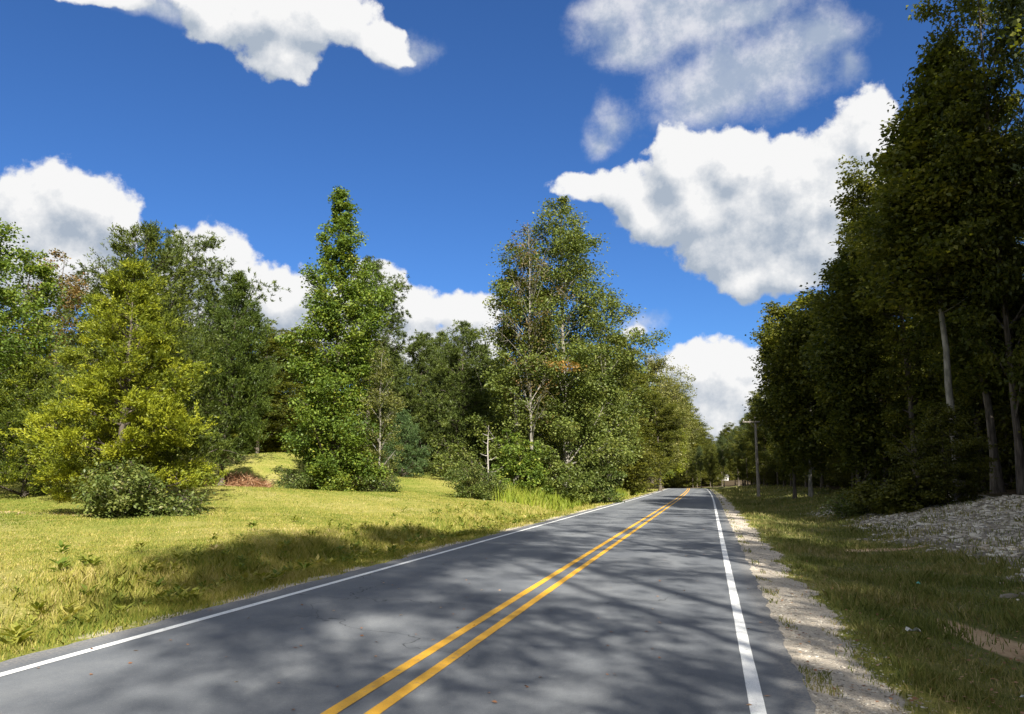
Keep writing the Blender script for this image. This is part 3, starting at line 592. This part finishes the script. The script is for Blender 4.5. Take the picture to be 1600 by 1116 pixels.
# trees with a trunk one can see in the right wood
def trunk_tree(px, D_, H, r, seed, label, bark='pale', lean=(0, 0), cb_=.22):
    x, y = at(px, D_)
    ms = gen_tree(seed, H, [(0,1),(.3,1.4),(.45,2.0),(.6,2.4),(.8,2.3),(1,.6)], cb_, 60, (.4,.9), 'broad', 26000, (.25,.16), .6, 5, ('dark', bark), r, lean=lean, tsides=12, rs_=.75, wan=2.2)
    place('beech_tree', ms, x, y, label, 'tree')
trunk_tree(1497, 29, 16.5, .185, 91, 'pale smooth barked trunk, the brightest at the edge of the right wood', lean=(.025, .01), cb_=.5)
trunk_tree(1556, 30, 19, .18, 92, 'tree with a dim grey trunk right of the brightest pale trunk', 'bark')
trunk_tree(1265, 50, 14, .13, 93, 'slim pale trunked tree second to the right of the utility pole', cb_=.16)
trunk_tree(1240, 53, 14, .11, 94, 'very thin straight trunked tree next to the right of the utility pole', 'bark', cb_=.16)
trunk_tree(1341, 41, 14, .13, 95, 'tree with a grey trunk foot left of the stony bank', 'bark', cb_=.12)
# left wood beyond the lawn along the road and closing the view
gl = 'wood on the left beyond the lawn'
i = 0
for yy in list(range(97, 175, 9)):
    for dx in (9.3, 14.5):
        y = yy + rg.uniform(-2, 2); wood(float(rx(y)) - dx - rg.uniform(0, 1.5), y, rg.uniform(15, 17.5), i % 7, 'dark hardwood beside the road where it passes over the crest', 'dark trees left of the crest'); i += 1
for i, (px, py, D_) in enumerate([(1056, 600, 222), (1068, 615, 218), (1077, 628, 226), (1086, 642, 220), (1094, 656, 232), (1103, 668, 228), (1111, 685, 240), (1119, 690, 250), (1130, 672, 285), (1064, 640, 240), (1082, 655, 246), (1098, 670, 250), (1108, 690, 262), (1138, 670, 300), (1145, 660, 280)]):
    x, y = at(px, D_); wood(x, y, zpx(py, D_) - G(x, y), i % 5, 'far tree closing the view beyond the crest of the road', 'far trees beyond the crest')
bg_lab = 'background tree in the wood behind the lawn'
k = 0
for D_, pxs, tops in [(74, range(-1100, 480, 62), (505, 540)), (88, range(-900, 980, 58), (520, 590)), (100, range(760, 1060, 40), (590, 640))]:
    for px in pxs:
        if 500 < px < 640 and D_ < 80: continue
        top = rg.uniform(*tops)
        if 610 < px < 800: top = max(top, 555)
        if 400 < px < 470: top = 512
        x, y, h = hgt(px + rg.uniform(-14, 14), top, D_ + rg.uniform(-4, 4))
        wood(x, y, h, k % 7, bg_lab, gl, fat=1.5); k += 1
for D_ in (80, 92):
    for px in range(-1000, 1000, 44 if D_ == 80 else 38):
        if D_ == 80 and 470 < px < 700: continue
        x, y = at(px + rg.uniform(-12, 12), D_ + rg.uniform(-3, 3)); wood(x, y, rg.uniform(6, 9), 7 + rg.randrange(2), 'low leafy tree filling the foot of the background wood behind the lawn', 'low trees behind the lawn', fat=1.3)
# off to the left of the view, for the shadow that falls across the lawn at the left edge
for (x, y, H, lb) in [(-24.5, 9.5, 9, 'tree on the lawn outside the left edge of the picture')]:
    wood(x, y, H, 1, lb, None)
for yy in np.arange(66, 185, 6.):
    y = yy + rg.uniform(-1, 1); wood(float(rx(y)) - rg.uniform(10.5, 12.5), y, rg.uniform(4, 6.5), 7 + rg.randrange(2), 'low leafy tree at the foot of the left road side wood', 'low trees by the left road side')
for px in range(1040, 1160, 11):
    D_ = rg.uniform(205, 222) if px < 1118 else rg.uniform(275, 290); x, y = at(px, D_); wood(x, y, rg.uniform(6, 9), 7 + rg.randrange(2), 'low leafy tree far off where the road bends away', 'low far trees beyond the crest', fat=1.3)
x, y = at(1478, 27.3); wood(x, y, 3.6, 7, 'low leafy tree around the foot of the brightest pale trunk', None)
# ------------------------------------------------------------------ bushes
def bush(px, py0, D_, hh, rr, seed, mat, n, label, name='bush', ls=(.12, .07), cat='bush', stems=4):
    x, y = at(px, D_)
    ms = gen_tree(seed, hh, [(0, rr * .8), (.3, rr), (.7, rr * .8), (1, rr * .3)], .03, 60, (.1, .9), 'broad', n, ls, .22, 4, (mat, 'bark'), .03, stems=stems, lobes=.3, twigr=.008)
    return place(name, ms, x, y, label, cat, names=('stems', 'leaves'))
bush(188, 806, 24, 1.95, 1.2, 101, 'bush', 11000, 'low glossy leaved bush at the foot of the yellow green cedar')
bush(262, 800, 24.2, .7, .85, 102, 'bush', 2600, 'small trailing bush to the right of the cedar foot')
bush(750, 778, 42.5, 2.3, 1.25, 103, 'bush', 8000, 'rounded bush in front of the bare dead stem')
bush(540, 768, 43.6, 1.4, 1.2, 104, 'gum', 7000, 'low leafy bush at the right foot of the sweetgum')
bush(478, 768, 44, 1.5, 1.0, 105, 'bush', 7000, 'low bush at the left foot of the sweetgum')
bush(592, 768, 43.5, 1.1, .9, 106, 'bush', 3500, 'small bush around the pale stemmed young tree')
bush(815, 765, 47, 4.2, 1.5, 107, 'gum', 9000, 'light green tall shrub at the left foot of the middle hardwoods', ls=(.16, .11))
bush(880, 765, 48.5, 3.6, 1.6, 108, 'oak', 8000, 'grey green shrub below the tallest hardwood', ls=(.16, .11))
bush(935, 765, 52, 3.2, 1.5, 109, 'bush', 7000, 'shrub below the open crowned hardwood', ls=(.16, .11))
bush(715, 765, 54, 3.2, 1.5, 110, 'oak', 5000, 'dim shrub left of the bare dead stem', ls=(.16, .11))
bush(1405, 775, 28, 1.3, 1.0, 111, 'dark2', 8000, 'shaded shrub at the left of the brightest pale trunk', ls=(.15, .1))
bush(1335, 850, 30, .9, .7, 112, 'bush', 2500, 'dark little shrub on the left end of the stony bank')
# dead snag
x, y = at(762, 46); T = Tubes(); g = np.random.RandomState(8)
T.add([(0,0,-.1),(.03,0,1.6),(-.02,.02,3.0),(.05,0,4.3)], [.07,.055,.04,.012], 6)
for q in range(11):
    z0 = 1.4 + q * .25; a = q * 2.4; l = g.uniform(.4, .95) * (1.1 - q * .05); d = np.array([math.cos(a), math.sin(a), .0])
    T.add([np.array([0,0,z0]), np.array([0,0,z0]) + d * l * .5 + UP * .05, np.array([0,0,z0]) + d * l + UP * .35 * l], [.028,.02,.007], 4)
o = link('dead_tree', T.mesh('dead_tree', BARK_DEAD)); o.location = (x, y, G(x, y)); tag(o, 'bare grey dead sapling with short side branches in front of the hardwoods', 'dead tree')
# brush heap
x, y = at(368, 40); g = np.random.RandomState(9); n = 5200
r = np.sqrt(g.uniform(0, 1, n)); th = g.uniform(0, 6.28, n); P = np.stack([r * 1.9 * np.cos(th), r * 1.1 * np.sin(th), (1 - r ** 2) * .75 * g.uniform(.2, 1, n)], 1)
me = leaf_mesh('brush_pile', P, unit(g.normal(0, 1, (n, 3)) * [1, 1, .45]), unit(g.normal(0, 1, (n, 3))), g.uniform(.15, .6, n), .03, g.uniform(0, 1, n), LM['brush'])
o = link('brush_pile', me); o.location = (x, y, G(x, y)); tag(o, 'heap of reddish brown dead brush on the lawn', 'brush pile')
# ------------------------------------------------------------------ utility pole
x, y = at(1184, 68); zb = G(x, y); hp = zpx(650, 68) - zb
e = empty('utility_pole', (x, y, zb), R_(3)); tag(e, 'wooden utility pole with a crossarm on the right verge', 'utility pole')
T = Tubes(); T.add([(0,0,-.3),(.02,0,hp*.5),(.06,0,hp)], [.15,.125,.1], 12); link('pole', T.mesh('pole', POLE_M), e)
def box_mesh(name, sx, sy, sz, mat, bev=.01):
    import bmesh
    bm = bmesh.new(); bmesh.ops.create_cube(bm, size=1); bmesh.ops.scale(bm, vec=(sx, sy, sz), verts=bm.verts)
    bmesh.ops.bevel(bm, geom=bm.edges[:], offset=bev, segments=1, affect='EDGES')
    m = bpy.data.meshes.new(name); bm.to_mesh(m); bm.free(); m.materials.append(mat); return m
ca = link('crossarm', box_mesh('crossarm', 2.3, .1, .12, POLE_M), e); ca.location = (.05, -.16, hp - .55)
PORC = rough_mat('porcelain', (.35, .34, .33), (.5, .5, .5), 5, bump=0, rough=.3)
for q in (-1.05, -.5, .6, 1.05):
    T = Tubes(); T.add([(0,0,0),(0,0,.04),(0,0,.05),(0,0,.09),(0,0,.1),(0,0,.15)], [.015,.02,.06,.05,.06,.02], 10)
    ins = link('insulator', T.mesh('insulator', PORC), ca); ins.location = (q, 0, .061)
for q in (-1, 1):
    T = Tubes(); T.add([(.05 + q * .6, -.16, hp - .6), (.05, -.05, hp - 1.2)], [.015, .015], 5); link('brace', T.mesh('brace', POLE_M), e)
# ------------------------------------------------------------------ house glimpsed far off
x, y = at(1128, 274); zb = G(x, y)
HW = rough_mat('white_siding', (.42, .42, .40), (.55, .55, .53), 3, bump=.1); HR = rough_mat('grey_shingles', (.09, .09, .09), (.16, .155, .15), 9)
GL = rough_mat('window_glass', (.03, .035, .04), (.06, .065, .07), 2, bump=0, rough=.1)
e = empty('house', (x, y, zb), .25, .5); tag(e, 'small white house glimpsed through the far end of the road', 'house')
def raw(name, V, Fc, mat, par):
    m = bpy.data.meshes.new(name); m.from_pydata(V, [], Fc); m.materials.append(mat); return link(name, m, par)
raw('wall', [(-4,-3,-.5),(4,-3,-.5),(4,3,-.5),(-4,3,-.5),(-4,-3,2.8),(4,-3,2.8),(4,3,2.8),(-4,3,2.8),(-4,0,4.4),(4,0,4.4)],
    [(0,1,5,4),(1,2,6,9,5),(2,3,7,6),(3,0,4,8,7)], HW, e)
raw('roof', [(-4.4,-3.5,2.62),(4.4,-3.5,2.62),(4.4,0,4.5),(-4.4,0,4.5),(-4.4,3.5,2.62),(4.4,3.5,2.62),(-4.4,-3.5,2.74),(4.4,-3.5,2.74),(4.4,0,4.62),(-4.4,0,4.62),(-4.4,3.5,2.74),(4.4,3.5,2.74)],
    [(0,1,2,3),(3,2,5,4),(6,9,8,7),(9,10,11,8),(0,6,7,1),(4,5,11,10),(1,7,8,2),(2,8,11,5),(0,3,9,6),(3,4,10,9)], HR, e)
for q in (-2.4, 2.4): w_ = link('window', box_mesh('window', 1., .06, 1.2, GL), e); w_.location = (q, -3.03, 1.4)
w_ = link('door', box_mesh('door', .95, .06, 2.05, POLE_M), e); w_.location = (0, -3.03, .95)
# ------------------------------------------------------------------ ground cover: grass, weeds, stones
def scatter_polar(n, d0, d1, a0, a1, g):
    d = np.exp(g.uniform(math.log(d0), math.log(d1), n)); a = g.uniform(a0, a1, n)
    return d * np.sin(a), d * np.cos(a), d
def blades(name, x, y, h, w, tint, mat, g, lean=.35):
    z = ground(x, y) - .01; n = len(x); a = g.uniform(0, 6.28, n)
    S = np.stack([np.cos(a), np.sin(a), 0 * a], 1); d = g.normal(0, lean, (n, 2)); B = np.stack([x, y, z], 1)
    tip = B + np.stack([d[:, 0] * h, d[:, 1] * h, h], 1); mid = B + np.stack([d[:, 0] * h * .25, d[:, 1] * h * .25, h * .55], 1)
    V = np.stack([B - S * w[:, None] / 2, B + S * w[:, None] / 2, mid + S * w[:, None] * .35, tip, mid - S * w[:, None] * .35], 1).reshape(-1, 3)
    Fc = np.arange(5 * n).reshape(-1, 5)
    return np_mesh(name, V, Fc, mat, False, None, {'tint': np.clip(tint, 0, 1)})
GRM = leaf_mat('grass_blades', [(.12, .17, .025), (.27, .27, .05), (.42, .36, .11), (.56, .46, .24)], .35, .6, .2)
GRD = leaf_mat('verge_blades', [(.10, .13, .035), (.19, .21, .055), (.32, .28, .11), (.46, .38, .22)], .35, .6, .2)
g = np.random.RandomState(77)
def patch(x, y, s=.5): return (np.sin(x * s + 1.3 * np.sin(y * s * .7)) * np.sin(y * s * 1.3 + np.sin(x * s * .9)) + .5 * np.sin(x * s * 3.1 + y * 2.3 * s)) / 1.5
x, y, d = scatter_polar(560000, 5, 75, R_(-66), R_(0), g); X = x - rx(y); e_ = -X - 6.15 - .1 * wob(y * 2, 3)
ok = (e_ > 0) & (g.uniform(0, 1, len(x)) < (.35 + .65 * sstep(e_, .05, .5)) * (.25 + .75 * sstep(patch(x, y, .75) + .4 * patch(x, y, 2.6), -.75, -.35))); x, y, d, e_ = x[ok], y[ok], d[ok], e_[ok]
rough = np.exp(-((e_ - 1.9) / 1.5) ** 2) * (.7 + .5 * patch(x, y, .9))
h = (.022 + .010 * np.minimum(d, 30) / 10 + .15 * np.clip(rough, 0, 1.3)) * g.uniform(.35, 1.5, len(x)); w = .0035 + .00075 * d
ti = .42 + .22 * patch(x, y, .35) + .22 * patch(x, y, 1.7) + .12 * patch(x, y, 5.) + g.normal(0, .2, len(x)) - .05 - .20 * sstep(e_, 3, 14)
tag(link('grass', blades('grass', x, y, h, w, ti, GRM, g)), 'sunlit green and straw coloured grass of the lawn and left verge', 'grass', kind='stuff')
x, y, d = scatter_polar(340000, 4, 130, R_(-1), R_(42), g); X = x - rx(y)
den = sstep(X + .16 * wob(y, 1) + .12 * wob(y * 3, 2), 1.1, 1.75) * (1 - sstep(X, 8.5, 10)) * (1 - .66 * sstep(X - 4.7, -.2, 1.2) * sstep(y, 9, 13) * (1 - sstep(y, 36, 44)))
px_, py_ = at(1560, 8.0); dd = np.hypot((x - px_) / .5, (y - py_) / 2.2); den = den * (.06 + .94 * sstep(dd + .35 * patch(x, y, 4.), .3, 1.6))
edge_tuft = (np.abs(X - .78) < .1 + .05 * wob(y, 9)) * (patch(x, y, 2.2) > .1)
den = np.maximum(den * (.45 + .55 * sstep(patch(x, y, 1.3), -.5, .3)), edge_tuft * .5)
ok = g.uniform(0, 1, len(x)) < den; x, y, d, X = x[ok], y[ok], d[ok], X[ok]
h = (.04 + .09 * np.clip(patch(x, y, 1.3) + .3, 0, 1) * (X > 1.5)) * g.uniform(.4, 1.6, len(x)) + .001 * d; w = .0035 + .0008 * d
ti = .36 + .28 * patch(x, y, .8) + .15 * patch(x, y, 3.) + g.normal(0, .2, len(x)) 
tag(link('verge_grass', blades('verge_grass', x, y, h, w, ti, GRD, g)), 'shaded patchy grass of the right verge', 'grass', kind='stuff')
# broad leaved weeds in the rough strip, fallen leaves on the right
nr = 420; y = g.uniform(4.5, 34, nr); X = -6.5 - g.gamma(2.2, .75, nr); x = X + rx(y); kk = 14
sz = g.uniform(.05, .17, nr); az_ = g.uniform(0, 6.28, (nr, kk)); P = np.stack([x[:, None] + .03 * np.cos(az_), y[:, None] + .03 * np.sin(az_), (ground(x, y) + .02)[:, None] + g.uniform(0, .14, (nr, kk))], -1).reshape(-1, 3)
Dv = np.stack([np.cos(az_), np.sin(az_), g.uniform(.1, .9, (nr, kk))], -1).reshape(-1, 3)
tag(link('verge_weeds', leaf_mesh('verge_weeds', P, Dv, np.tile(UP, (nr * kk, 1)), np.repeat(sz, kk) * g.uniform(.7, 1.3, nr * kk), np.repeat(sz, kk) * .42, np.clip(np.repeat(g.normal(.3, .25, nr), kk) + g.normal(0, .08, nr * kk), 0, 1), GRM)), 'broad leaved weeds in the rough grass of the left verge', 'weeds', kind='stuff')
nr = 3000; y = np.exp(g.uniform(math.log(4.5), math.log(38), nr)); X = np.where(g.uniform(0, 1, nr) < .94, g.uniform(.75, 7, nr), g.uniform(-7.2, .6, nr)); x = X + rx(y)
P = np.stack([x, y, ground(x, y) + np.where(X < .66, np.where(X > -6.1, .008, .03), .03)], 1); P[:, 2] = np.where((X < .62) & (X > -6.1), .006, P[:, 2])
tag(link('fallen_leaves', leaf_mesh('fallen_leaves', P, unit(g.normal(0, 1, (nr, 3)) * [1, 1, .12]), unit(UP + g.normal(0, .22, (nr, 3))), g.uniform(.025, .06, nr), .03, g.uniform(0, 1, nr), LM['brush'], .12)), 'scattered dry brown fallen leaves on the right verge and shoulder', 'fallen leaves', kind='stuff')
# tall weeds before the left wood
n = 40000; t_ = g.uniform(0, 1, n) ** .8; y = 40 + t_ * 62; off = 1.5 + g.uniform(0, 1, n) * np.interp(y, [38, 60, 80, 100], [6.5, 4.8, 3.4, 2.8]); x = -6.2 - off + rx(y)
h = (.35 + .55 * np.clip(.5 + patch(x, y, 1.), 0, 1)) * g.uniform(.5, 1.25, n) * np.clip(off / 2.5, .35, 1)
tag(link('weeds', blades('weeds', x, y, h, np.full(n, .055), .45 + .25 * patch(x, y, .8) + g.normal(0, .15, n), LM['weed'], g, .3)), 'tall yellow green weeds in front of the left hand wood', 'weeds', kind='stuff')
# stones
def stones(name, x, y, s, mat, g, label, cat, flat=.55):
    n = len(x); z = ground(x, y)
    base = np.array([(1,0,0),(0,1,0),(-1,0,0),(0,-1,0),(.6,.6,.7),(-.6,.6,.65),(-.6,-.6,.7),(.6,-.6,.6)], float)
    Fb = np.array([(0,1,4),(1,5,4),(1,2,5),(2,6,5),(2,3,6),(3,7,6),(3,0,7),(0,4,7),(4,5,6),(4,6,7)])
    jit = g.uniform(.7, 1.25, (n, 8, 3)); a = g.uniform(0, 6.28, n)
    V = base[None] * jit * s[:, None, None] * np.array([1, .7, flat])
    c, s_ = np.cos(a)[:, None], np.sin(a)[:, None]
    Vx = V[..., 0] * c - V[..., 1] * s_ + x[:, None]; Vy = V[..., 0] * s_ + V[..., 1] * c + y[:, None]; Vz = V[..., 2] + z[:, None] - .12 * s[:, None]
    Fc = (Fb[None] + (np.arange(n) * 8)[:, None, None]).reshape(-1, 3)
    tag(link(name, np_mesh(name, np.stack([Vx, Vy, Vz], -1).reshape(-1, 3), Fc, mat, False, None, {'tint': np.repeat(g.uniform(0, 1, n), 10)})), label, cat, kind='stuff')
def stone_mat():
    m, t, o = mat_new('pale_stone'); c = ramp(t, attr(t, 'tint'), [(0, (.16, .14, .11)), (.5, (.38, .34, .28)), (1, (.62, .58, .50))])
    p = N(t, 'ShaderNodeBsdfPrincipled'); L(t, c, p.inputs['Base Color']); p.inputs['Roughness'].default_value = .9; L(t, p.outputs[0], o.inputs[0]); return m
SM = stone_mat()
n = 26000; y = g.uniform(9, 44, n); X = g.uniform(3.9, 10.0, n)
ok = g.uniform(0, 1, n) < sstep(X - 4.6 + .6 * wob(y * .5, 3) + .4 * patch(X, y, 1.7), -.3, 2.2) * sstep(y, 9, 15) * (1 - sstep(y, 34, 44)); y, X = y[ok], X[ok]
stones('stones', X + rx(y), y, g.gamma(3, .016, len(y)) + .02, SM, g, 'pale rubble stones covering the bank in front of the right hand wood', 'stones')
n = 16000; y = np.exp(g.uniform(math.log(3.5), math.log(30), n)); X = g.uniform(.66, 2.0, n)
ok = g.uniform(0, 1, n) < 1 - sstep(X, 1.0, 1.7); y, X = y[ok], X[ok]
stones('gravel', X, y, g.gamma(2, .0035, len(y)) + .004, SM, g, 'grey gravel of the narrow shoulder beside the white edge line', 'gravel')
# ------------------------------------------------------------------ litter
def scrap(px, D_, s, col, label):
    x, y = at(px, D_); g = np.random.RandomState(int(px)); n = 5
    V = np.array([[(i / (n-1) - .5) * s + g.normal(0, s*.08), (j / (n-1) - .5) * s * .7 + g.normal(0, s*.08), abs(g.normal(0, s*.22))] for j in range(n) for i in range(n)])
    Fc = [[j*n+i, j*n+i+1, (j+1)*n+i+1, (j+1)*n+i] for j in range(n-1) for i in range(n-1)]
    m = np_mesh('litter', V, Fc, rough_mat('litter_paper', tuple(c * .85 for c in col), col, 10, bump=.1, rough=.6), True)
    o = link('litter', m); o.location = (x, y, G(x, y) + .06); tag(o, label, 'litter')
scrap(1407, 8.3, .12, (.60, .61, .58), 'crumpled white paper scrap in the right verge grass')
scrap(1421, 12.5, .06, (.14, .45, .38), 'tiny turquoise scrap farther up the right verge grass')
scrap(1568, 5.9, .06, (.55, .6, .58), 'white scrap near the lower right corner of the verge')
